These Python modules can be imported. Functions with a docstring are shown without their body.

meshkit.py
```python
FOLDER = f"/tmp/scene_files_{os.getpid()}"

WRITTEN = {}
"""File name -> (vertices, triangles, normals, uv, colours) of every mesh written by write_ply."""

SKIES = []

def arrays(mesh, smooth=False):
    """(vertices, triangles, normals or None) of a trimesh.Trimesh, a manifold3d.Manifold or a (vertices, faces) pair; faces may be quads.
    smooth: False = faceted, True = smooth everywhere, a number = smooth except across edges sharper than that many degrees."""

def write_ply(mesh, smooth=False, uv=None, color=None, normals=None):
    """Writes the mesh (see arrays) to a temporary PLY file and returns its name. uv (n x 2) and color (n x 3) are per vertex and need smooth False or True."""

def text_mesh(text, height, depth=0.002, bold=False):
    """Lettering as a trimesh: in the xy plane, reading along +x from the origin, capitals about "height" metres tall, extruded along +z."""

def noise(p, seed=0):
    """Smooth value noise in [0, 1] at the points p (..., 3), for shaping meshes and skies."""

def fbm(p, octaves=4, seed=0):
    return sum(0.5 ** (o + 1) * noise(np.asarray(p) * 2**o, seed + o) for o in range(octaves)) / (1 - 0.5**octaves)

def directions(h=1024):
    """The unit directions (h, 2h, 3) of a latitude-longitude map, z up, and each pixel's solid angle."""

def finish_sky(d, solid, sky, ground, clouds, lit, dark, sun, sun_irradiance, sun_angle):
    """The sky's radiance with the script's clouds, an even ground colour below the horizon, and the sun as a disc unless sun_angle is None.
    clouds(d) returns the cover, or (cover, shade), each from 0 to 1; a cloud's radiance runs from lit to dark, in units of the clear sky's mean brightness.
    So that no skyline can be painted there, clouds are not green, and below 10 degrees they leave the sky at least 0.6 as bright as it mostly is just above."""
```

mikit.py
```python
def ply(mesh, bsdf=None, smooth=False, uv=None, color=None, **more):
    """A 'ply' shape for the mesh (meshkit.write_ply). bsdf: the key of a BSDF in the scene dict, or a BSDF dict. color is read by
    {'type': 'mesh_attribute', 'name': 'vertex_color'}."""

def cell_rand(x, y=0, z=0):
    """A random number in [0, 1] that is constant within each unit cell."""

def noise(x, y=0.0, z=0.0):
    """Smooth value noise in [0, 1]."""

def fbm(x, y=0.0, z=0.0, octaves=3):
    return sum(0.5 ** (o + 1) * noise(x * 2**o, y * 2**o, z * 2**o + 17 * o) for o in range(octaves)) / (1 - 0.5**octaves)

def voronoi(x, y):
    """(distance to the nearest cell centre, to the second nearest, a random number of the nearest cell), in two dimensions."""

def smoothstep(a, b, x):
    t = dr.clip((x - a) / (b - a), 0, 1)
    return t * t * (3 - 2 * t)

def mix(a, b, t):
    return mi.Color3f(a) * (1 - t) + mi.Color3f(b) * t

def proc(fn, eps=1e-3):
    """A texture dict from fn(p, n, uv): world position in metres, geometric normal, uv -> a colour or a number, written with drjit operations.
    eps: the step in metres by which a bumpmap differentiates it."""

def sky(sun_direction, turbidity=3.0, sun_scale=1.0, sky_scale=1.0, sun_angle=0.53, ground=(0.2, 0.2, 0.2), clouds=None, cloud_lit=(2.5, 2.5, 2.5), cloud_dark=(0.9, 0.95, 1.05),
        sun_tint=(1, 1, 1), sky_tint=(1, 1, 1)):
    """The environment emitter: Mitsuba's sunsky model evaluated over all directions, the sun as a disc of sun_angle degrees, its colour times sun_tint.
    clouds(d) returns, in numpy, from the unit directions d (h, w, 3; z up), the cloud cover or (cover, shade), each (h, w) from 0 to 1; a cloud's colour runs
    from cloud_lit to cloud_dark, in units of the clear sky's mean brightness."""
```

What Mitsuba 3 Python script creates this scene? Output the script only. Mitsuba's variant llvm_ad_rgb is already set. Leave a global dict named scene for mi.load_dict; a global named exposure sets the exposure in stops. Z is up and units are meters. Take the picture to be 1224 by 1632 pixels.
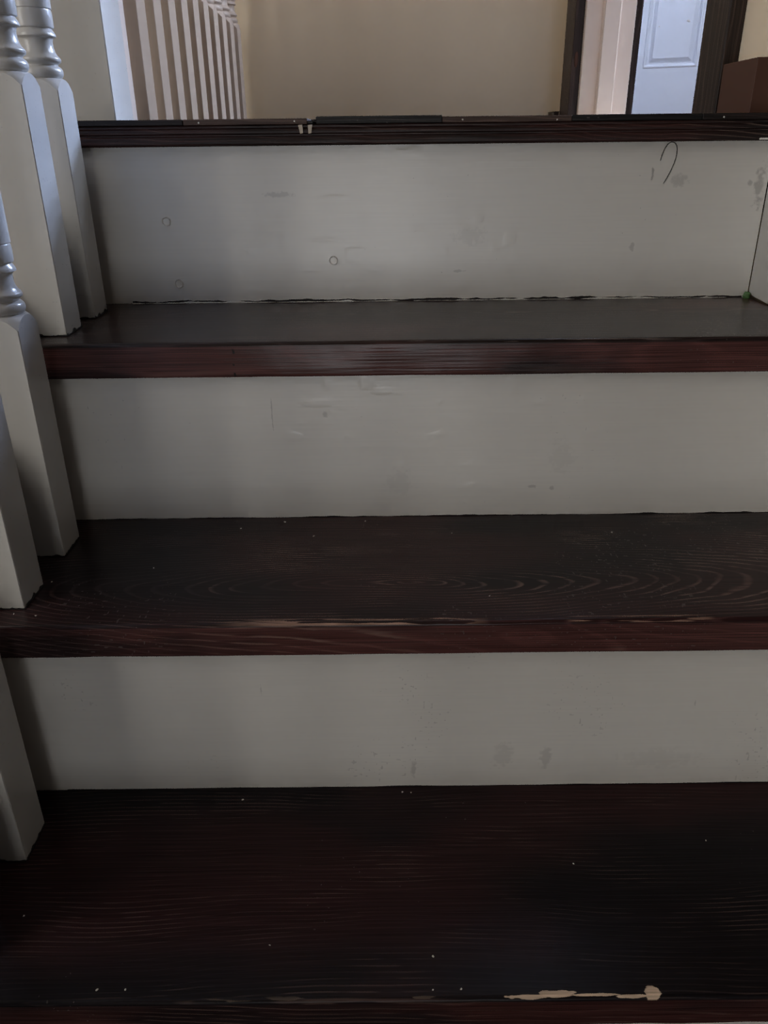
import math, random
import numpy as np, trimesh, drjit as dr, mitsuba as mi
import manifold3d as m3
import mikit, meshkit
from shapely.geometry import Polygon

# ------------------------------------------------------------------ camera, light, exposure
exposure = 0.0
W, H = 1224, 1632
F_PX, PITCH, ROLL, YAW, CAM_Z = 1256.62, 0.4411, 0.01103, -0.00052, -0.02114
C_LOW, C_LOW_K = (0.95, 0.97, 1.00), 4.8        # daylight of the window downstairs, behind the camera
C_TOP, C_TOP_K = (1.0, 0.965, 0.91), 4.6         # daylight of the stairwell window on the left, behind the camera
C_BATH, C_BATH_K = (0.58, 0.76, 1.20), 430.0    # small window of the side room, seen by the posts
C_SIDE, C_SIDE_K = (0.76, 0.88, 1.10), 33.0     # second window of the side room, lights the white door

def cam_axes():
    cy, sy = math.cos(YAW), math.sin(YAW)
    f = np.array([sy*math.cos(PITCH), cy*math.cos(PITCH), -math.sin(PITCH)])
    r = np.array([cy, -sy, 0.0]); d = np.cross(f, r)
    return f, math.cos(ROLL)*r + math.sin(ROLL)*d, -math.sin(ROLL)*r + math.cos(ROLL)*d
_f, _r, _d = cam_axes()
eye = np.array([0, 0, CAM_Z])
T = mi.ScalarTransform4f
scene = {
    'type': 'scene',
    'camera': {'type': 'perspective', 'fov': 2*math.degrees(math.atan(W/2/F_PX)), 'fov_axis': 'x', 'near_clip': 0.02, 'far_clip': 50.0,
               'to_world': T().look_at(origin=eye.tolist(), target=(eye+_f).tolist(), up=(-_d).tolist())},
}
labels = {}
rng = np.random.default_rng(7)
random.seed(7)

# ------------------------------------------------------------------ dimensions of the stair (metres, fitted)
ZT = [0.0, -0.19077, -0.37877, -0.57050, -0.7605, -0.9505, -1.1405]     # top of landing, treads 1..
YF = [0.92113, 0.73271, 0.54530, 0.35632, 0.1680, -0.0200, -0.2080]     # nosing fronts
YB = [0.93538, 0.74664, 0.55956, 0.3706, 0.1822, -0.0058, -0.194]       # riser faces
TH = [0.0257, 0.0336, 0.0323, 0.0310, 0.033, 0.033, 0.033]
XL, XR = -0.354, 0.4245
PX = -0.306            # right faces of the balusters
BW = 0.041

# ------------------------------------------------------------------ materials
sm, fbm, noise, mix = mikit.smoothstep, mikit.fbm, mikit.noise, mikit.mix

def ell(a, b, a0, b0, ra, rb):
    return dr.sqrt(dr.square((a-a0)/ra) + dr.square((b-b0)/rb))

def principled(name, color, rough, spec=0.5, bump=None, bscale=1.0, **kw):
    c = color if isinstance(color, dict) else {'type': 'rgb', 'value': list(color)}
    b = {'type': 'principled', 'base_color': c, 'roughness': rough, 'specular': spec, **kw}
    if bump is not None:
        b = {'type': 'bumpmap', 'arbitrary': bump, 'scale': bscale, 'bsdf': b}
    scene[name] = {'type': 'twosided', 'bsdf': b}
    return name

def flat(name, color, rough=0.5, spec=0.5, **kw):
    return principled(name, color, rough, spec, **kw)

# grey-white gloss paint of the risers, with the scuffs that the photograph shows where it shows them
RISER_MARKS = [  # riser index, x, z, rx, rz, strength (dark > 0)
    (0, -0.113, -0.0746, 0.016, 0.0030, 0.40), (0, 0.100, -0.120, 0.018, 0.010, 0.16), (0, 0.328, -0.066, 0.010, 0.007, 0.38),
    (0, 0.284, -0.1335, 0.003, 0.006, 0.40), (0, 0.088, -0.158, 0.010, 0.0015, 0.40), (0, 0.297, -0.0584, 0.0016, 0.007, 0.75),
    (0, 0.416, -0.072, 0.006, 0.020, 0.55), (0, 0.4055, -0.068, 0.003, 0.003, 0.5),
    (1, -0.110, -0.266, 0.0009, 0.016, 0.45), (1, 0.154, -0.346, 0.006, 0.002, 0.42), (1, 0.173, -0.348, 0.003, 0.002, 0.40),
    (1, 0.016, -0.340, 0.016, 0.014, 0.13), (1, -0.0576, -0.266, 0.003, 0.003, 0.4), (1, 0.180, -0.315, 0.014, 0.018, 0.11),
    (2, 0.025, -0.549, 0.003, 0.009, 0.38), (2, 0.106, -0.535, 0.010, 0.014, 0.20), (2, 0.146, -0.538, 0.006, 0.012, 0.30),
    (2, 0.250, -0.540, 0.040, 0.012, 0.10), (2, -0.110, -0.457, 0.001, 0.006, 0.35), (2, 0.274, -0.476, 0.001, 0.004, 0.35)]
def riser_color(p, n, uv):
    x, y, z = p.x, p.y, p.z
    c = mi.Color3f(0.590, 0.571, 0.533) * (0.97 + 0.06*fbm(x*9, z*9, y*3))
    c = c * (0.985 + 0.03*noise(x*26, z*700))
    dark = mi.Float(0)
    rag = fbm(x*260, z*260, 3.0, 3)
    for k, x0, z0, rx, rz, s in RISER_MARKS:
        here = dr.select(dr.abs(y - YB[k]) < 0.02, 1.0, 0.0)
        dark = dr.maximum(dark, here*0.75*s*(1 - sm(0.45, 1.15, ell(x, z, x0, z0, rx, rz) + 1.5*(rag-0.5))))
    speck = sm(0.86, 0.9, noise(x*420, z*420, y*9))*sm(0.58, 0.7, fbm(x*11, z*11, 8.0))
    dark = dr.maximum(dark, 0.28*speck)
    return mix(c, c*0.25, dark)
def riser_bump(p, n, uv):
    x, z = p.x, p.z
    return 0.00009*fbm(x*14, z*520, p.y*5, 2) + 0.0006*fbm(x*7, z*7, 4.0, 2) + 0.0002*sm(0.78, 0.9, noise(x*55, z*90, 2.0))
principled('paint_riser', mikit.proc(riser_color), 0.29, 0.6, mikit.proc(riser_bump, 6e-4))

def post_color(p, n, uv):
    c = mi.Color3f(0.400, 0.387, 0.362)*(0.96 + 0.08*fbm(p.x*30, p.y*30, p.z*6))
    speck = sm(0.92, 0.95, noise(p.x*500, p.y*500, p.z*500))
    return mix(c, c*0.6, 0.4*speck)
def post_bump(p, n, uv):
    return 0.0001*fbm(p.x*420, p.y*420, p.z*22, 2) + 0.0005*fbm(p.x*22, p.y*22, p.z*16, 2)
principled('paint_post', mikit.proc(post_color), 0.25, 0.5, mikit.proc(post_bump, 6e-4))
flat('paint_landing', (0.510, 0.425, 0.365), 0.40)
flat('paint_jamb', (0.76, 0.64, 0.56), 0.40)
flat('paint_door', (0.56, 0.58, 0.62), 0.35)
flat('caulk', (0.62, 0.60, 0.56), 0.6)
flat('dark_edge', (0.010, 0.008, 0.008), 0.6, 0.3)
flat('crumb_pale', (0.50, 0.46, 0.42), 0.8, 0.2)
flat('splinter_pale', (0.42, 0.36, 0.29), 0.7, 0.3)
flat('steel', (0.75, 0.74, 0.72), 0.25, 0.5, metallic=1.0)
flat('hair', (0.012, 0.010, 0.010), 0.5)
flat('green', (0.06, 0.13, 0.04), 0.6)

def wall_color(p, n, uv):
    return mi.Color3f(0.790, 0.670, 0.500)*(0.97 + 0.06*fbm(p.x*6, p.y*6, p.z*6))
def wall_bump(p, n, uv):
    return 0.0004*fbm(p.x*130, p.y*130, p.z*130, 2)
principled('wall_paint', mikit.proc(wall_color), 0.7, 0.3, mikit.proc(wall_bump))
flat('ceiling_paint', (0.70, 0.68, 0.63), 0.85, 0.2)
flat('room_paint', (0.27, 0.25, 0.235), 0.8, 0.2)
flat('lower_floor', (0.10, 0.07, 0.05), 0.5)

def wood(name, black, red, line, k, x0, y0, z0, slope, freq, worn, rough, edge=None, face=None, upright=False, spec=0.22, rings=0.7):
    """Stained softwood: growth rings around an axis that dips through the board (so a flat face shows arches), pale where the stain is worn off the ridges.
    face: (y of the board's front edge, z of its top, two stain tones): the nosing's front gets a redder stain, with window light painted into its tone."""
    def turn(p):
        return (p.z, p.y, p.x) if upright else (p.x, p.y, p.z)
    def fn(p, n, uv):
        x, y, z = turn(p)
        wx = x + 0.010*noise(x*23, y*40, 5.0)
        yy = y - y0 + 0.022*(fbm(x*4.5, y*10, 1.0 + k) - 0.5)
        zz = z - z0 + slope*(wx - x0) + 0.010*(fbm(x*11, y*16, 7.0 + k) - 0.5)
        r = dr.sqrt(yy*yy + zz*zz)*freq + 0.5*fbm(x*9, y*60, z*60)
        fr = r - dr.floor(r)
        ridge = sm(0.62, 0.86, fr)*(1 - sm(0.88, 1.0, fr))
        fibre = noise(x*16, y*1100, z*1100)
        patch = sm(0.36, 0.64, fbm(x*4.2, y*9, z*9 + 3.7*k, 4))
        c = mix(black, red, patch)
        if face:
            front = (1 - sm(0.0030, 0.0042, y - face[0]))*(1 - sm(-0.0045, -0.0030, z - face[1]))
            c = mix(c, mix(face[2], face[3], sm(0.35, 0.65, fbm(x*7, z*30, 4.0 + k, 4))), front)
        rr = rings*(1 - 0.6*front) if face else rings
        c = c*(0.55 + 0.9*fibre)*(1.08 - 0.4*rr + rr*ridge)
        wm = worn*ridge*sm(0.42, 0.68, fbm(x*10, y*26, z*26 + 5.1*k, 3))*sm(0.25, 0.6, noise(x*60, y*500, z*500))
        if k == 2.0:      # this tread is worn along its middle, hardly at its left end
            wm = wm*(0.25 + 0.75*sm(-0.20, -0.06, x))
        c = mix(c, line, dr.clip(wm, 0, 1))
        pale = sm(0.86, 0.9, noise(x*420, y*420, z*420 + k))*sm(0.58, 0.72, fbm(x*9, y*9, 2.0*k))
        c = mix(c, mi.Color3f(0.10, 0.085, 0.08), 0.6*pale)
        if edge:
            m, col = edge(x, y, z)
            c = mix(c, col, m)
        return c
    def bump(p, n, uv):
        x, y, z = turn(p)
        return 0.00016*fbm(x*14, y*620, z*620, 2) + 0.0008*fbm(x*6, y*9, z*9, 2)
    return principled(name, mikit.proc(fn), rough, spec, mikit.proc(bump, 5e-4))

BLACK, RED, LINE = (0.0105, 0.0070, 0.0078), (0.0400, 0.0125, 0.0120), (0.150, 0.095, 0.078)
def edge_two(x, y, z):          # stain knocked off the front edge of the second tread in long slivers
    t = y - YF[2]
    sliver = sm(0.46, 0.53, fbm(x*22, t*420, 1.0, 3))
    lone = sm(0.28, 0.40, fbm(x*9, 3.0, 0.0, 3))
    span = sm(-0.15, -0.06, x)*(1 - sm(0.24, 0.29, x))
    m = span*lone*sliver*(1 - sm(0.0050, 0.0075, t))*sm(-0.0030, -0.0015, z - ZT[2])
    return dr.clip(m, 0, 1)*0.9, mi.Color3f(0.33, 0.20, 0.15)*(0.6 + 0.8*noise(x*90, t*1500))
def edge_three(x, y, z):        # two long bare-wood chips on the front edge of the lowest tread
    t = y - YF[3]
    rag = 0.9*(fbm(x*110, y*420, 2.0, 4) - 0.5)
    a = ell(x, t, 0.119, 0.0034, 0.014, 0.0028)
    b = ell(x, t, 0.099, 0.0018, 0.017, 0.0014)
    c = ell(x, t, 0.146, 0.0024, 0.020, 0.0009)
    d = ell(x, t, 0.1865, 0.0036, 0.0062, 0.0052)
    e = ell(x, t, 0.172, 0.0016, 0.013, 0.0010)
    m = 1 - sm(0.85, 1.0, dr.minimum(dr.minimum(dr.minimum(a, b), dr.minimum(c, d)), e) + rag)
    f = sm(0.56, 0.62, fbm(x*40, t*500, 4.0, 3))*(1 - sm(0.002, 0.004, t))*sm(-0.16, -0.1, x)*(1 - sm(0.05, 0.09, x))*0.10
    return dr.clip(dr.maximum(m, f), 0, 1)*sm(-0.004, -0.002, z - ZT[3]), mi.Color3f(0.60, 0.45, 0.33)*(0.7 + 0.5*noise(x*70, t*900))
def edge_one(x, y, z):
    t = y - YF[1]
    m = sm(0.56, 0.62, fbm(x*30, t*500, 4.0, 3))*(1 - sm(0.0012, 0.0025, t))*sm(-0.0025, -0.001, z - ZT[1])*sm(0.0, 0.06, x)*(1-sm(0.22, 0.3, x))*0.6
    crack = (1 - sm(0.0006, 0.0013, dr.abs(x + 0.1403 + 0.002*(noise(z*300)-0.5))))*sm(0.35, 0.55, noise(z*420, 3.0))*(1 - sm(0.0, 0.002, t))
    return dr.clip(m + crack, 0, 1), mix(mi.Color3f(0.006, 0.005, 0.005), mi.Color3f(0.25, 0.2, 0.18), sm(0.05, 0.1, m))
FA, FB = (0.022, 0.0125, 0.0130), (0.070, 0.0270, 0.0245)  # nosing-front stain tones, lifted and reddened to hold some window light
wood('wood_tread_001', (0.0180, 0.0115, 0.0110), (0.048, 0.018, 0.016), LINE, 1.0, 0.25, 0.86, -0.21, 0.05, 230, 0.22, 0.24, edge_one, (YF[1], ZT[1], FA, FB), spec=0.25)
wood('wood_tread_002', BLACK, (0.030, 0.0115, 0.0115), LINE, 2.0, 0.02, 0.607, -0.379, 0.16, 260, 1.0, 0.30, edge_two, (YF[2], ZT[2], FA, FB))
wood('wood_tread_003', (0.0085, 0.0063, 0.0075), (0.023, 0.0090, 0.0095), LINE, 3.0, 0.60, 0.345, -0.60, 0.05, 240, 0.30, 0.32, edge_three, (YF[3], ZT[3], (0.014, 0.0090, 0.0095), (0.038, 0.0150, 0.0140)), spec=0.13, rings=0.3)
wood('wood_nosing', (0.012, 0.0085, 0.008), (0.040, 0.018, 0.016), (0.12, 0.085, 0.07), 4.0, 0.3, 0.95, -0.1, 0.04, 260, 0.6, 0.38)
wood('wood_casing', (0.022, 0.015, 0.013), (0.040, 0.025, 0.020), (0.075, 0.05, 0.04), 5.0, 0.4, 1.2, 0.3, 0.0, 120, 0.1, 0.42, upright=True)
wood('plank_dark', (0.012, 0.009, 0.008), (0.022, 0.013, 0.012), LINE, 6.0, 0.0, 1.0, -0.1, 0.03, 240, 0.2, 0.4)
wood('plank_brown', (0.040, 0.026, 0.022), (0.075, 0.047, 0.038), (0.12, 0.085, 0.07), 7.0, 0.0, 1.0, -0.1, 0.03, 240, 0.3, 0.5)
wood('plank_black', (0.007, 0.0065, 0.0065), (0.011, 0.0095, 0.009), LINE, 8.0, 0.0, 1.0, -0.1, 0.03, 240, 0.1, 0.4)
flat('block_brown', (0.078, 0.036, 0.025), 0.50, 0.2)

# ------------------------------------------------------------------ mesh helpers
def put(key, mesh, bsdf, smooth=False, label=None, category=None, group=None, kind=None, **kw):
    k, n = key, 0
    while k in scene:
        n += 1; k = f'{key}_{n:03d}'
    scene[k] = mikit.ply(mesh, bsdf, smooth=smooth, **kw)
    lab = {}
    if label: lab['label'] = label
    if category: lab['category'] = category
    if group: lab['group'] = group
    if kind: lab['kind'] = kind
    if lab: labels[k] = lab
    return k

_things = set()
def thing(name, label=None, category=None, group=None, kind=None):
    k, n = name, 0
    while k in _things:
        n += 1; k = f'{name}_{n:03d}'
    _things.add(k)
    d = {}
    if label: d['label'] = label
    if category: d['category'] = category
    if group: d['group'] = group
    if kind: d['kind'] = kind
    labels[k] = d
    return k

def bbox(x0, x1, y0, y1, z0, z1, b=0.0):
    """A box with chamfered edges."""
    if b <= 0:
        m = trimesh.creation.box(extents=[x1-x0, y1-y0, z1-z0]); m.apply_translation([(x0+x1)/2, (y0+y1)/2, (z0+z1)/2]); return m
    pts = []
    for X, sx in ((x0, 1), (x1, -1)):
        for Y, sy in ((y0, 1), (y1, -1)):
            for Z, sz in ((z0, 1), (z1, -1)):
                pts += [(X, Y+sy*b, Z+sz*b), (X+sx*b, Y, Z+sz*b), (X+sx*b, Y+sy*b, Z)]
    return trimesh.convex.convex_hull(np.array(pts))

def cat(*ms): return trimesh.util.concatenate(list(ms))

def to_man(mesh):
    return m3.Manifold(m3.Mesh(np.asarray(mesh.vertices, np.float32), np.asarray(mesh.faces, np.uint32)))

def prism_x(poly, x0, x1):
    """The (y, z) polygon extruded along x."""
    m = trimesh.creation.extrude_polygon(Polygon(poly), x1-x0, engine='earcut')
    v = m.vertices.copy(); m.vertices = np.stack([v[:, 2]+x0, v[:, 0], v[:, 1]], 1)
    return m

def sweep_x(profile, xs, jitter=0.0, seed=0, sag=None):
    """A closed (y, z) profile (counter-clockwise seen from +x) carried along the xs, its points wandering a little like a hand-worn edge; capped."""
    P = np.array(profile, float); n = len(P); xs = np.asarray(xs)
    V = np.zeros((len(xs), n, 3)); V[:, :, 0] = xs[:, None]; V[:, :, 1] = P[None, :, 0]; V[:, :, 2] = P[None, :, 1]
    if jitter:
        q = np.stack([np.repeat(xs[:, None], n, 1)*22, V[..., 1]*60, V[..., 2]*60], -1)
        V[..., 1] += jitter*(meshkit.fbm(q, 3, seed)-0.5)*2
        V[..., 2] += jitter*(meshkit.fbm(q+9.3, 3, seed+5)-0.5)
    if sag is not None: V[..., 2] += np.array([sag(x) for x in xs])[:, None]
    idx = np.arange(len(xs)*n).reshape(len(xs), n)
    a, b = idx[:-1], idx[1:]
    f = []
    for j in range(n):
        k = (j+1) % n
        f.append(np.stack([a[:, j], a[:, k], b[:, k], b[:, j]], 1))
    F = np.concatenate(f); F = np.vstack([F[:, [0, 1, 2]], F[:, [0, 2, 3]]])
    tri = trimesh.creation.triangulate_polygon(Polygon(P), engine='earcut')[1]
    cap0 = tri[:, ::-1]; cap1 = tri + (len(xs)-1)*n
    m = trimesh.Trimesh(V.reshape(-1, 3), np.vstack([F, cap0, cap1]), process=False)
    trimesh.repair.fix_normals(m)
    return m

def lathe(prof, seg=40):
    """(r, z) profile turned about z."""
    return trimesh.creation.revolve(np.array(prof), sections=seg)

def arc(cy, cz, r, a0, a1, n=5):
    return [(cy+r*math.cos(math.radians(a)), cz+r*math.sin(math.radians(a))) for a in np.linspace(a0, a1, n)]

def tube(points, radius, seg=6):
    P = np.array(points, float); out = []
    t = np.gradient(P, axis=0); t /= np.linalg.norm(t, axis=1, keepdims=True)
    V = []
    for p, d, r in zip(P, t, np.broadcast_to(radius, len(P))):
        u = np.cross(d, [0.1, 1, 0.2]); u /= np.linalg.norm(u); w = np.cross(d, u)
        V.append([p + r*(math.cos(a)*u + math.sin(a)*w) for a in np.linspace(0, 2*math.pi, seg, endpoint=False)])
    V = np.array(V).reshape(-1, 3); F = []
    for i in range(len(P)-1):
        for j in range(seg):
            k = (j+1) % seg
            F += [(i*seg+j, i*seg+k, (i+1)*seg+k), (i*seg+j, (i+1)*seg+k, (i+1)*seg+j)]
    for j in range(1, seg-1):
        F += [(0, j+1, j), ((len(P)-1)*seg, (len(P)-1)*seg+j, (len(P)-1)*seg+j+1)]
    return trimesh.Trimesh(V, np.array(F), process=False)

def ragged_strip(a, b, normal, hmin, hmax, thick, freq, seed, n=60, z0=0.0):
    """A thin ragged smear along the foot of a face: from a to b, its upper outline uneven, standing 'thick' off the face along normal."""
    a, b, nrm = np.array(a, float), np.array(b, float), np.array(normal, float)
    t = np.linspace(0, 1, n); base = a + t[:, None]*(b-a)
    L = np.linalg.norm(b-a)
    h = meshkit.fbm(np.stack([t*L*freq, 0*t+seed*3.1, 0*t], 1), 3, seed)
    h = hmin + (hmax-hmin)*np.clip((h-0.25)*1.9, 0, 1)**1.6
    up = np.array([0, 0, 1.0])
    ring = [base, base+nrm*thick, base+nrm*thick*0.8+up*h[:, None]*0.9, base+up*h[:, None]]
    V = np.stack(ring, 1).reshape(-1, 3); F = []
    for i in range(n-1):
        for j in range(4):
            k = (j+1) % 4
            F += [(i*4+j, i*4+k, (i+1)*4+k), (i*4+j, (i+1)*4+k, (i+1)*4+j)]
    F += [(0, 2, 1), (0, 3, 2), ((n-1)*4, (n-1)*4+1, (n-1)*4+2), ((n-1)*4, (n-1)*4+2, (n-1)*4+3)]
    m = trimesh.Trimesh(V, np.array(F), process=False); trimesh.repair.fix_normals(m)
    return m

# ------------------------------------------------------------------ the setting
XW, XW2 = 0.432, 0.535           # the two faces of the right wall upstairs
YBACK = 2.10
D0, D1, DH = 1.168, 1.94, 2.03  # doorway in the right wall
LOW = -2.75
put('wall_back', bbox(-1.70, XW2, YBACK, YBACK+0.12, LOW, 2.5), 'wall_paint', kind='structure', label='plain beige wall at the back of the landing')
wr = to_man(bbox(XW, XW2, 0.956, YBACK, LOW, 2.5)) - to_man(bbox(XW-0.1, XW2+0.1, D0, D1, 0.0, DH))
put('wall_right', wr, 'wall_paint', kind='structure', label='beige wall with a doorway on the right of the landing')
put('wall_stair_right', bbox(0.475, XW2, -3.4, 0.956, LOW, 2.5), 'wood_casing', kind='structure', label='unseen wall right of the stair, darkened to cut bounced light')  # unseen wall; its dark material is added to cut light bounced at the posts
put('wall_left', bbox(-1.82, -1.70, -3.4, YBACK+0.12, LOW, 2.5), 'wall_paint', kind='structure', label='beige wall on the far side of the stairwell')
put('wall_front', bbox(-1.82, XW2, -3.52, -3.4, LOW, 2.5), 'wall_paint', kind='structure', label='beige wall behind the foot of the stair')
put('ceiling', bbox(-1.82, 1.9, -3.52, 3.62, 2.5, 2.6), 'ceiling_paint', kind='structure', label='off-white ceiling')
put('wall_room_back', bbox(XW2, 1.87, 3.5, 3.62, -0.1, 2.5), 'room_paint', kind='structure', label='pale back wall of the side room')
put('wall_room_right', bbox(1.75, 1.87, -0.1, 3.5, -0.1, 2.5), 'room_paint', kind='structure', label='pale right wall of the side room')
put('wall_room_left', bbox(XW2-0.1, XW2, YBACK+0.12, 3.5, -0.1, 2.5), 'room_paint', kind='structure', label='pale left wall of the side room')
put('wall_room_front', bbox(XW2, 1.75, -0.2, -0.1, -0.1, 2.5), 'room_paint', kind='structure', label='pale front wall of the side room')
put('floor_room', bbox(XW+0.001, 1.75, -0.1, 3.5, -0.1, -0.006), 'lower_floor', kind='structure', label='dark floor of the side room')
put('floor_lower', bbox(-1.70, 0.475, -3.4, YBACK, LOW-0.1, LOW), 'lower_floor', kind='structure', label='dark floor at the foot of the stair')
# dark fascia that trims the floor edge around the stairwell
put('trim_1', cat(bbox(-1.70, -0.40, YBACK-0.02, YBACK, -0.36, 0.0), bbox(-0.405, -0.386, 0.935, YBACK, -0.30, -0.0056)), 'wood_casing', kind='structure',
    label='dark brown board trimming the floor edge of the stairwell')

# landing floor: boards laid across the stair's width; the front row shows its ends and tones
fl = thing('floor', kind='structure', label='landing floor of dark stained boards laid across the stair')
put('floor__subfloor', bbox(-0.385, XW, YB[0]+0.022, YBACK, -0.12, -0.0058), 'plank_dark')
front = [(-0.356, -0.2069, 'plank_dark', 0.0), (-0.2065, -0.0765, 'plank_brown', 0.0), (-0.0672, 0.0648, 'plank_black', 0.0016),
         (0.0652, 0.2008, 'plank_brown', 0.0003), (0.2012, 0.3374, 'plank_black', 0.0006), (0.3378, XW-0.0005, 'plank_dark', 0.0006)]
for i, (a, b, m, lift) in enumerate(front):
    k = put('floor__plank', bbox(a, b, YF[0], YF[0]+0.058, -0.0056, lift, 0.0006), m)
    if i == 1:      # the broken tongue at its right end
        put('floor__plank__tongue', bbox(b, b+0.006, YF[0]+0.001, YF[0]+0.05, -0.0052, -0.0022, 0.0004), 'plank_black')
for q, x, z, m in [(1, -0.190, -0.0034, 0), (1, -0.0895, -0.0028, 0), (3, 0.0865, -0.0030, 0), (3, 0.1855, -0.0040, 0), (5, 0.3600, -0.0032, 0)]:
    s = trimesh.creation.icosphere(subdivisions=1, radius=0.00115); s.apply_scale([1, 0.7, 1]); s.apply_translation([x, YF[0]+0.0001, z])
    put(f'floor__plank_{q:03d}__nail', s, 'steel', smooth=True)
tones = ['plank_dark', 'plank_black', 'plank_brown', 'plank_dark']
y = YF[0]+0.0585
row = 0
while y < YBACK-0.01:
    x = -0.384; w = min(0.057, YBACK-0.001-y)
    first = True
    while x < XW-0.02:
        L = random.uniform(0.35, 0.7) if not first else random.uniform(0.2, 0.6)
        first = False
        x1 = min(x+L, XW-0.001)
        if XW-0.001-x1 < 0.06: x1 = XW-0.001
        put('floor__plank', bbox(x, x1-0.0004, y, y+w-0.0004, -0.0056, random.choice([0.0, 0.0002]), 0.0005), random.choice(tones))
        x = x1
    y += 0.057; row += 1

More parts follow.
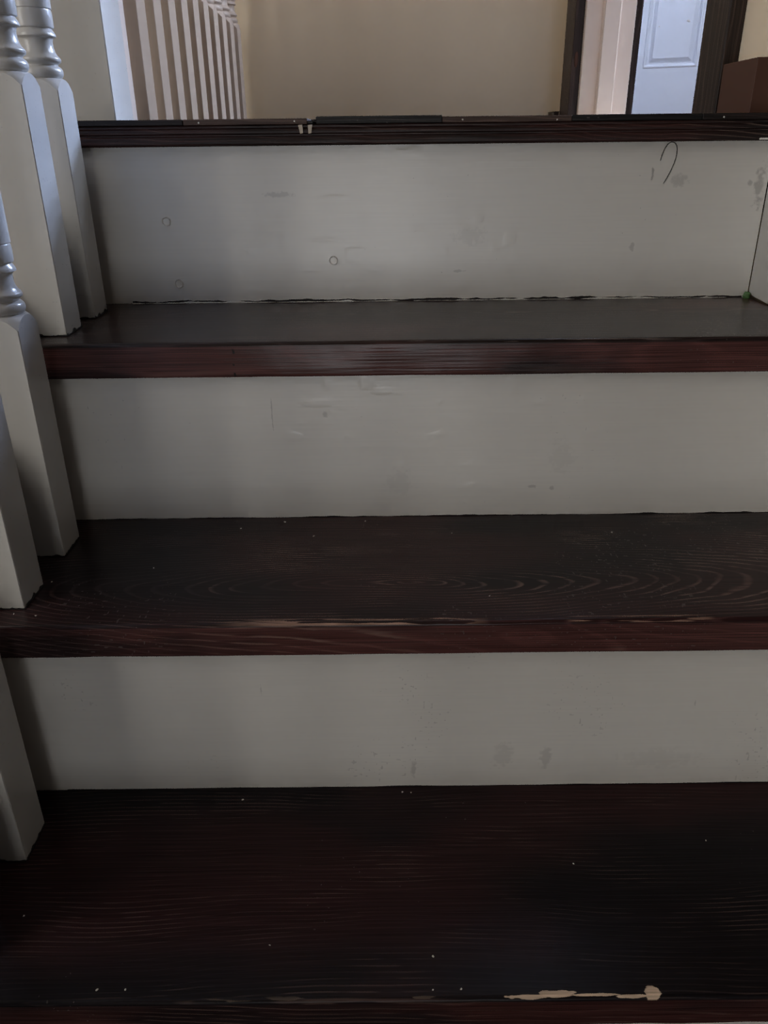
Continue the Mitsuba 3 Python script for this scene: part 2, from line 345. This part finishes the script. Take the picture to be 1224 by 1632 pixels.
# windows: frame, bars and a pane that passes the daylight of outside
def window(name, axis, plane, a0, a1, z0, z1, face, color, k, label):
    """axis 'x' or 'y': the wall's normal; face = +1/-1 the side the room is on; a0..a1 the extent along the other level axis."""
    thing(name, kind='structure', label=label)
    def box(u0, u1, w0, w1, d0, d1, b=0.003):
        lo, hi = sorted((plane+face*d0, plane+face*d1))
        return bbox(lo, hi, u0, u1, w0, w1, b) if axis == 'x' else bbox(u0, u1, lo, hi, w0, w1, b)
    t = 0.06
    fr = cat(box(a0-t, a0, z0-t, z1+t, 0, 0.035), box(a1, a1+t, z0-t, z1+t, 0, 0.035), box(a0, a1, z1, z1+t, 0, 0.035), box(a0, a1, z0-t, z0, 0, 0.05))
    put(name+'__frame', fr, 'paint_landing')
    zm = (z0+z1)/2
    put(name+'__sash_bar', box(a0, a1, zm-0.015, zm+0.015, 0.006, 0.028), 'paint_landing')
    d = plane + face*0.004
    if axis == 'x': v = [(d, a0, z0), (d, a1, z0), (d, a1, z1), (d, a0, z1)]
    else: v = [(a0, d, z0), (a1, d, z0), (a1, d, z1), (a0, d, z1)]
    fc = [[0, 1, 2], [0, 2, 3]]
    m = trimesh.Trimesh(np.array(v), np.array(fc), process=False)
    n = m.face_normals[0]
    want = np.array([face, 0, 0]) if axis == 'x' else np.array([0, face, 0])
    if n @ want < 0: m.invert()
    rad = [c*k for c in color]
    put(name+'__pane', m, {'type': 'diffuse', 'reflectance': {'type': 'rgb', 'value': [0.1, 0.1, 0.1]}}, emitter={'type': 'area', 'radiance': {'type': 'rgb', 'value': rad}})
window('window_1', 'y', -3.4, -0.50, 0.42, -1.30, -0.10, 1, C_LOW, C_LOW_K, 'window at the foot of the stair')
window('window_2', 'x', -1.70, -1.10, 0.00, -0.40, 1.75, 1, C_TOP, C_TOP_K, 'stairwell window on the left')
window('window_3', 'x', 1.75, 2.96, 3.22, 0.85, 1.70, -1, C_BATH, C_BATH_K, 'small bright window in the side room')
window('window_4', 'x', 1.75, 1.45, 2.05, 1.0, 1.8, -1, C_SIDE, C_SIDE_K, 'second window in the side room')

# doorway: casings, jamb and stop
thing('door_1', kind='structure', label='doorway with dark brown casings and a pale jamb in the right wall')
put('door_1__casing', bbox(0.412, XW, D0-0.080, D0, 0.0006, DH+0.1, 0.0015), 'wood_casing', label='wide dark brown casing board on the near side')
put('door_1__casing', bbox(0.412, XW, D1, D1+0.090, 0.0006, DH+0.1, 0.0015), 'wood_casing', label='narrow dark brown casing board on the far side')
put('door_1__casing', bbox(0.412, XW, D0-0.079, D1+0.089, DH+0.1005, DH+0.19, 0.0015), 'wood_casing')
put('door_1__foot_wedge', prism_x([(2.032, 0.0006), (YBACK, 0.0006), (YBACK, 0.034), (2.032, 0.034)], 0.4, 0.4118), 'wood_casing', label='dark wedge of trim at the casing foot')
put('door_1__knot', trimesh.creation.icosphere(subdivisions=2, radius=0.012).apply_transform(np.diag([0.35, 0.25, 1.3, 1])).apply_translation([0.4215, D1-0.0005, 0.130]), 'block_brown', smooth=True)
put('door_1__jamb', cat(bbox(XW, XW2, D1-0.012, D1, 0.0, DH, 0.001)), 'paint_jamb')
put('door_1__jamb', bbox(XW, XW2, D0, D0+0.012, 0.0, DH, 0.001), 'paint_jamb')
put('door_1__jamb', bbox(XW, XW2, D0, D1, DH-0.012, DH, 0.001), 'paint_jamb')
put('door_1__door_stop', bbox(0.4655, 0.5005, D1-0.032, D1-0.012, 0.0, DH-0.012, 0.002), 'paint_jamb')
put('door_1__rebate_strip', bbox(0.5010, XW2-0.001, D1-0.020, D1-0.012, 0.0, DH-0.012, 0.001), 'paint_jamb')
put('door_1__inner_casing', bbox(XW2, XW2+0.014, D1-0.016, D1+0.06, 0.0, DH+0.06, 0.002), 'wood_casing', label='thin brown edge of the casing inside the room')
put('door_1__inner_casing', bbox(XW2, XW2+0.014, D0-0.06, D0+0.006, 0.0, DH+0.06, 0.002), 'wood_casing')

# white six-panel door standing in the side room
ANG = math.radians(22)
def door_leaf():
    thing('door_2', kind='structure', label='white six-panel door in blue daylight, seen through the doorway')
    P = np.array([1.0435, 3.25, 0.0]); M = np.eye(4)
    M[:3, 0] = [math.cos(ANG), -math.sin(ANG), 0]; M[:3, 1] = [math.sin(ANG), math.cos(ANG), 0]; M[:3, 3] = P
    s0, s1, z0, z1 = -0.208, 0.552, 0.012, 2.02
    xs = [(-0.093, 0.093), (0.251, 0.437)]
    zs = [(0.203, 0.80), (0.93, 1.52), (1.64, 1.90)]
    body = to_man(bbox(s0, s1, 0.0, 0.035, z0, z1, 0.0015))
    holes = [(a, b, c, d) for a, b in xs for c, d in zs]
    for a, b, c, d in holes: body = body - to_man(bbox(a, b, -0.01, 0.009, c, d))
    m = body.transform(M[:3].astype(np.float64))
    put('door_2__frame', m, 'paint_door')
    prof = [(0.0, 0.0), (0.0030, -0.0022), (0.0065, -0.0022), (0.0095, 0.0040), (0.0135, 0.0085), (0.0185, 0.0085), (0.0300, 0.0020), (0.0315, 0.0012)]
    for a, b, c, d in holes:
        V, F = [], []
        for o, dep in prof:
            V += [(a+o, dep, c+o), (b-o, dep, c+o), (b-o, dep, d-o), (a+o, dep, d-o)]
        for i in range(len(prof)-1):
            for j in range(4):
                k = (j+1) % 4; A = i*4
                F += [(A+j, A+k, A+4+k), (A+j, A+4+k, A+4+j)]
        A = (len(prof)-1)*4
        F += [(A, A+1, A+2), (A, A+2, A+3)]
        pm = trimesh.Trimesh(np.array(V), np.array(F), process=False)
        pm.apply_transform(M)
        put('door_2__panel', pm, 'paint_door')
    for s, z, r in [(0.046, 0.345, 0.0042), (-0.051, 0.333, 0.002)]:
        c = trimesh.creation.icosphere(subdivisions=1, radius=r); c.apply_scale([1.5, 0.25, 0.8]); c.apply_transform(trimesh.transformations.rotation_matrix(0.4, [0, 1, 0])); c.apply_translation([s, 0.0005, z]); c.apply_transform(M)
        put('door_2__paint_chip', c, 'crumb_pale', smooth=True)
door_leaf()

# brown plinth at the end of the right wall, and the painted skirt board beside the treads
base = thing('baseboard_right', kind='structure', label='reddish brown wooden plinth block at the right end of the landing')
put('baseboard_right__board', bbox(0.408, XW, 0.9755, 1.070, 0.0008, 0.0555, 0.0006), 'block_brown')
def skirt():
    g = 0.0016
    pts = [(YB[0]-0.0005, -0.030), (0.926, -0.0275), (YF[0]-0.004, -0.0275), (YF[0]-0.004, 0.002), (0.966, 0.068), (0.985, 0.068)]
    low = [(YB[0]-0.0008, -0.03), (YB[0]-0.0008, ZT[1]+0.0075), (YB[0]-0.006, ZT[1]+0.0042), (YB[0]-0.016, ZT[1]+0.0030), (YB[0]-0.05, ZT[1]+g)]
    for k in (1, 2, 3, 4):
        low += [(YF[k]-0.001, ZT[k]+g), (YF[k]-0.001, ZT[k]-TH[k]-0.001), (YB[k]-0.0008, ZT[k]-TH[k]-0.001), (YB[k]-0.0008, ZT[k+1]+g)]
    low += [(YF[5]-0.001, ZT[5]+g)]
    top = [(YF[5]-0.001, ZT[5]+0.16), (0.875, 0.0)]
    top2 = [(0.945, 0.068)]
    poly = low + top + [(YF[0]-0.0015, 0.040), (YF[0]-0.0015, -0.0275)]
    return prism_x(poly, XR+0.0008, 0.475)
put('trim_right', skirt(), 'paint_post', kind='structure', label='grey-white painted skirt board along the right ends of the treads')

# ------------------------------------------------------------------ the staircase
thing('staircase', label='painted staircase with dark red-brown wooden treads and grey-white risers rising to the landing', category='stairs')
xs = np.linspace(XL, XR, 260)
def tread_profile(k, back):
    r = 0.0035; yf, zt, th = YF[k], ZT[k], TH[k]
    p = [(back, zt)] + [(yf+t, zt) for t in (0.12, 0.06, 0.03, 0.015) if yf+t < back]
    p += arc(yf+r, zt-r, r, 90, 180, 5)
    p += [(yf, zt-th*0.35), (yf, zt-th*0.7)] + arc(yf+0.0025, zt-th+0.0025, 0.0025, 180, 270, 4) + [(yf+0.03, zt-th), (back, zt-th)]
    return p
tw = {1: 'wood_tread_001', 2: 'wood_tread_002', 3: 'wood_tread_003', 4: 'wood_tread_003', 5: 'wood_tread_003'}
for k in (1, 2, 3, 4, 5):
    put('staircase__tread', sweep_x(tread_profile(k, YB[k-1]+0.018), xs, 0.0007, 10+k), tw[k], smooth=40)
for k in (0, 1, 2, 3, 4):
    z1 = ZT[k]-(TH[k] if k else 0.0258); z0 = ZT[k+1]
    key = put('staircase__riser', bbox(-0.338, XR, YB[k], YB[k]+0.018, z0, z1-0.0002), 'paint_riser')
    if k == 0:
        for x, z in [(-0.2399, -0.1013), (-0.2399+0.006, -0.1687), (-0.0552, -0.1449)]:
            d = lathe([(0, -0.0004), (0.0046, -0.0004), (0.0050, 0.0004), (0.0050, 0.0018), (0.0046, 0.0022), (0.0040, 0.0020), (0.0036, 0.0009), (0.0, 0.0007)][::1], 20)
            d.apply_transform(trimesh.transformations.rotation_matrix(math.pi/2, [1, 0, 0])); d.apply_translation([x, YB[0]+0.0004, z])
            put('staircase__riser__nail_plug', d, 'paint_riser', smooth=40)
# ragged dark stain line where the top riser meets the first tread, and paint crumbs of caulk along the others
put('staircase__riser__stain_edge', ragged_strip((-0.29, YB[0], ZT[1]), (0.418, YB[0], ZT[1]), (0, -1, 0), 0.0012, 0.0036, 0.0006, 70, 3, 420), 'dark_edge')
put('staircase__riser__caulk_bead', ragged_strip((-0.29, YB[0]-0.0008, ZT[1]), (0.40, YB[0]-0.0008, ZT[1]), (0, -1, 0), 0.0, 0.0018, 0.0012, 60, 8, 420), 'caulk')
put('staircase__riser_001__stain_edge', ragged_strip((-0.30, YB[1], ZT[2]), (0.42, YB[1], ZT[2]), (0, -1, 0), 0.0002, 0.0015, 0.0005, 45, 5, 420), 'dark_edge')
put('staircase__riser_002__stain_edge', ragged_strip((-0.30, YB[2], ZT[3]), (0.42, YB[2], ZT[3]), (0, -1, 0), 0.0004, 0.0014, 0.0005, 25, 6, 420), 'dark_edge')
# moulded landing nosing under the floor boards
nz = YF[0]
prof = [(nz+0.034, -0.0058), (nz+0.002, -0.0058), (nz+0.0035, -0.0068), (nz+0.0035, -0.0085), (nz+0.0010, -0.0098), (nz+0.0004, -0.0118), (nz+0.0008, -0.0138),
        (nz+0.0024, -0.0150), (nz+0.0024, -0.0162), (nz+0.0006, -0.0172), (nz+0.0, -0.0195), (nz+0.0, -0.0232)] + arc(nz+0.0025, -0.0233, 0.0025, 190, 270, 4) + [(nz+0.034, -0.0258)]
put('staircase__landing_nosing', sweep_x(prof, np.linspace(-0.356, XR-0.006, 240), 0.0007, 31), 'wood_nosing', smooth=35)
for x, lean in [(-0.0840, 0.0010), (-0.0735, -0.0010)]:
    v = np.array([(x-0.0022, 0, -0.0062), (x+0.0024, 0, -0.0060), (x+0.0020+lean, -0.0004, -0.0140), (x-0.0012+lean, -0.0004, -0.0146)])
    pts = np.vstack([v+[0, nz-0.0016, 0], v+[0, nz+0.0008, 0]])
    put('staircase__landing_nosing__splinter', trimesh.convex.convex_hull(pts), 'splinter_pale')
put('staircase__landing_nosing__paint_drip', bbox(0.401, XR-0.0065, nz-0.0008, nz+0.001, -0.0252, -0.0232, 0.0004), 'caulk')
# closed string on the open side: a dark board that rises a little above the nosing line
sl = lambda y: (y - YF[0])*1.005
put('staircase__string_board', prism_x([(YF[0]+0.012, sl(YF[0])+0.030), (-0.10, sl(-0.10)+0.030), (-0.10, sl(-0.10)-0.30), (YF[0]+0.012, sl(YF[0])-0.26)], -0.380, -0.3555),
    'wood_casing', label='dark brown string board closing the open ends of the treads')

# ------------------------------------------------------------------ balusters
def block_mesh(w, zc, z0=0.0):
    """Square block whose top is turned to a rounded shoulder: corners end at zc, faces arch above it."""
    h = w/2
    box = m3.Manifold.cube([w, w, zc+0.03], True).translate([0, 0, (zc+0.03)/2])
    ch = to_man(bbox(-h, h, -h, h, 0.0, zc+0.03, 0.0007))
    prof = [(0.0, 0.0), (0.06, 0.0), (0.06, zc-0.02), (h*1.414+0.0004, zc), (h*1.33, zc+0.0030), (h*1.18, zc+0.0075), (h*1.05, zc+0.0104), (h*0.97, zc+0.0117), (h*0.85, zc+0.0125), (0.0, zc+0.0125)]
    cut = to_man(lathe(prof, 96))
    return ch ^ cut
def turned_profile(z0, ztop):
    """From the shoulder z0 (block corner height) up to ztop."""
    b = z0
    p = [(0.0, b+0.011), (0.0180, b+0.011), (0.0205, b+0.0118)]
    for a in np.linspace(-70, 75, 9): p.append((0.0172+0.0062*math.cos(math.radians(a)), b+0.0172+0.0058*math.sin(math.radians(a))))
    p += [(0.0188, b+0.0236), (0.0196, b+0.0244), (0.0226, b+0.0262), (0.0229, b+0.0285), (0.0222, b+0.0296), (0.0200, b+0.0316), (0.0182, b+0.0346), (0.0172, b+0.0385), (0.0170, b+0.0420), (0.0176, b+0.0448), (0.0186, b+0.0462)]
    p += [(0.0214, b+0.0470), (0.0217, b+0.0480), (0.0206, b+0.0505), (0.0188, b+0.0528), (0.0186, b+0.0535), (0.0198, b+0.0540), (0.0208, b+0.0548), (0.0211, b+0.0620), (0.0209, b+0.0680), (0.0203, b+0.0686), (0.0203, b+0.0692), (0.0212, b+0.0698)]
    L = ztop-(b+0.0698)
    for t, r in [(0.12, 0.0214), (0.25, 0.0205), (0.4, 0.0185), (0.6, 0.0160), (0.8, 0.0142), (0.9, 0.0138)]: p.append((r, b+0.0698+t*L))
    p += [(0.0138, ztop-0.012), (0.0190, ztop-0.008), (0.0200, ztop-0.004), (0.0190, ztop), (0.0, ztop)]
    return [(r*0.87, z) for r, z in p]
_cache = {}
def baluster(y0, zbase, ztop, zc, label, group, w=BW, bsdf='paint_post', smear=True, depth=None):
    """y0 = its front face; right face on x = PX."""
    k = thing('baluster', label, 'baluster', group)
    key = (round(ztop-zbase, 4), zc, w)
    if key not in _cache:
        Hh = ztop-zbase
        topb = Hh-0.10
        _cache[key] = (block_mesh(w, zc), lathe(turned_profile(zc, topb), 44), bbox(-w/2*0.8, w/2*0.8, -w/2*0.8, w/2*0.8, topb-0.0005, Hh, 0.002))
    blk, trn, top = _cache[key]
    c = [PX-w/2, y0+w/2, zbase]
    put(k+'__base_block', blk.translate(c), bsdf, smooth=30)
    put(k+'__turned_shaft', trn.copy().apply_translation(c), bsdf, smooth=50)
    put(k+'__top_block', top.copy().apply_translation(c), bsdf)
    if smear:
        sd = int(abs(y0*1000)) % 97
        e = 0.0002
        put(k+'__stain_edge', cat(ragged_strip((PX-w, y0-e, zbase), (PX, y0-e, zbase), (0, -1, 0), 0.0, 0.0032, 0.0007, 150, sd, 70),
                                  ragged_strip((PX+e, y0, zbase), (PX+e, y0+w, zbase), (1, 0, 0), 0.0004, 0.0040, 0.0007, 150, sd+3, 70)), 'dark_edge')
    return k
ZC = 0.2135
rail = lambda y: 0.62 + (y - 0.85)          # underside of the sloping handrail
G1 = 'turned balusters on the stair treads'
bal = [(0.8500, 1, 'grey-white turned baluster on the top tread, right beside the top riser'),
       (0.7665, 1, 'grey-white turned baluster on the front edge of the top tread'),
       (0.6650, 2, 'grey-white turned baluster at the back of the second tread, beside the middle riser'),
       (0.5716, 2, 'grey-white square baluster foot on the front edge of the second tread'),
       (0.4785, 3, 'grey-white square baluster foot on the lowest tread, in the lower left corner'),
       (0.3860, 3, 'grey-white baluster on the front edge of the lowest tread, just outside the left edge')]
for j, y0 in enumerate((0.2920, 0.1980, 0.1040, 0.0100)):
    bal.append((y0, 4 + j//2, f'grey-white baluster on the {["back", "front edge"][j % 2]} of the {["fourth", "fifth"][j//2]} tread, outside the picture'))
for y0, k, lab in bal:
    baluster(y0, ZT[k]+0.0005, rail(y0+0.002)-0.0005, ZC, lab, G1)
# newel post at the landing's corner
nw = thing('newel_post', 'wide square newel post at the corner of the landing, its right side bright in daylight', 'newel post')
put(nw+'__post', bbox(-0.3835, PX, 1.0215, 1.0955, 0.0008, 1.12, 0.0012), 'paint_post')
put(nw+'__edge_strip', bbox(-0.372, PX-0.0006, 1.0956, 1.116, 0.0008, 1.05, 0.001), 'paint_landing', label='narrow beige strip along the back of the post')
cap = lathe([(0.0, 1.12), (0.052, 1.12), (0.056, 1.130), (0.050, 1.142), (0.030, 1.150), (0.044, 1.175), (0.046, 1.195), (0.034, 1.220), (0.0, 1.230)], 32)
cap.apply_translation([-0.3447, 1.0585, 0]); put(nw+'__cap', cap, 'paint_post', smooth=40)
G2 = 'balusters of the landing railing'
ordn = ['first', 'second', 'third', 'fourth', 'fifth', 'sixth', 'seventh', 'eighth', 'ninth', 'tenth']
for n in range(10):
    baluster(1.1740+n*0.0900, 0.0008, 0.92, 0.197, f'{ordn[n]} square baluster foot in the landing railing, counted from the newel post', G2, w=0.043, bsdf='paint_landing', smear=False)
# handrails, above the frame
def beam(a, b, w, h):
    a, b = np.array(a, float), np.array(b, float); L = np.linalg.norm(b-a)
    m = bbox(-w/2, w/2, 0, L, 0, h, 0.012)
    m.apply_transform(trimesh.transformations.rotation_matrix(math.atan2(b[2]-a[2], b[1]-a[1]), [1, 0, 0])); m.apply_translation(a)
    return m
put('handrail', beam([PX-BW/2, -0.08, rail(-0.08)+0.001], [PX-BW/2, 1.0205, rail(1.0205)+0.001], 0.055, 0.06), 'paint_post', smooth=30,
    label='sloping handrail over the stair balusters', category='handrail')
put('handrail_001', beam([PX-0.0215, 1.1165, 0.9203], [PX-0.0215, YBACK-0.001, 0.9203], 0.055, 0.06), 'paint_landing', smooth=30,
    label='level handrail over the landing balusters', category='handrail')

# ------------------------------------------------------------------ small things
hp = [(0.3035, -0.0445), (0.3060, -0.0345), (0.3100, -0.0280), (0.3148, -0.0266), (0.3190, -0.0300), (0.3203, -0.0370), (0.3193, -0.0450), (0.3165, -0.0540), (0.3130, -0.0620), (0.3100, -0.0675)]
from scipy.interpolate import CubicSpline
tt = np.linspace(0, 1, len(hp)); cs = CubicSpline(tt, np.array(hp)); q = cs(np.linspace(0, 1, 40))
put('hair', tube([(a, YB[0]-0.0006, b) for a, b in q], 0.00042), 'hair', smooth=True, label='thin dark hair curled on the top riser, hanging from under the landing edge', category='hair')
g = trimesh.creation.icosphere(subdivisions=2, radius=0.0042)
g.vertices = g.vertices*(0.7+0.6*meshkit.noise(g.vertices*500, 3)[:, None])*[1.0, 0.8, 1.1]; g.apply_translation([0.4205, 0.927, ZT[1]+0.003])
put('green_scrap', g, 'green', smooth=True, label='tiny green scrap in the right corner of the top tread', category='scrap')
crumbs = [(2, 0.2272, 0.7032), (2, -0.3005, 0.6170), (2, -0.3124, 0.5640), (2, -0.2927, 0.5607), (2, -0.2146, 0.6402), (2, -0.1465, 0.7207), (2, -0.0708, 0.7020), (2, 0.0900, 0.5849), (2, 0.0674, 0.7057), (2, -0.103, 0.7345), (2, -0.020, 0.7350),
          (3, -0.287, 0.4263), (3, -0.0900, 0.3990), (3, 0.2741, 0.4926), (3, -0.2096, 0.3658), (3, -0.1893, 0.3656), (3, 0.0325, 0.3885), (3, 0.0512, 0.3634), (3, 0.0310, 0.3632), (3, -0.1334, 0.5448), (3, 0.014, 0.5520), (3, 0.022, 0.5515), (3, 0.31, 0.43), (3, 0.155, 0.47)]
cm = []
for i in range(4):
    c = trimesh.creation.icosphere(subdivisions=1, radius=1.0)
    c.vertices = c.vertices*(0.65+0.7*meshkit.noise(c.vertices*2.3+5*i, i)[:, None]); cm.append(c)
for i, (k, x, y) in enumerate(crumbs):
    r = rng.uniform(0.0005, 0.0009)
    c = cm[i % 4].copy(); c.apply_scale([r*rng.uniform(0.8, 1.7), r, r*0.7]); c.apply_transform(trimesh.transformations.rotation_matrix(rng.uniform(0, 6), [0, 0, 1]))
    c.apply_translation([x, y, ZT[k]-c.bounds[0][2]])
    nm = {2: 'second tread from the top', 3: 'lowest tread'}[k]
    d = (y-YF[k])/(YB[k-1]-YF[k])
    where = ('front edge', 'middle', 'back by the riser')[0 if d < 0.22 else 1 if d < 0.75 else 2]
    side = 'left end' if x < -0.25 else 'left part' if x < -0.12 else 'centre' if x < 0.12 else 'right part'
    put('crumb', c, 'crumb_pale', label=f'pale crumb on the {nm}, {side}, {where}', category='crumb', group=f'pale crumbs on the {nm}')
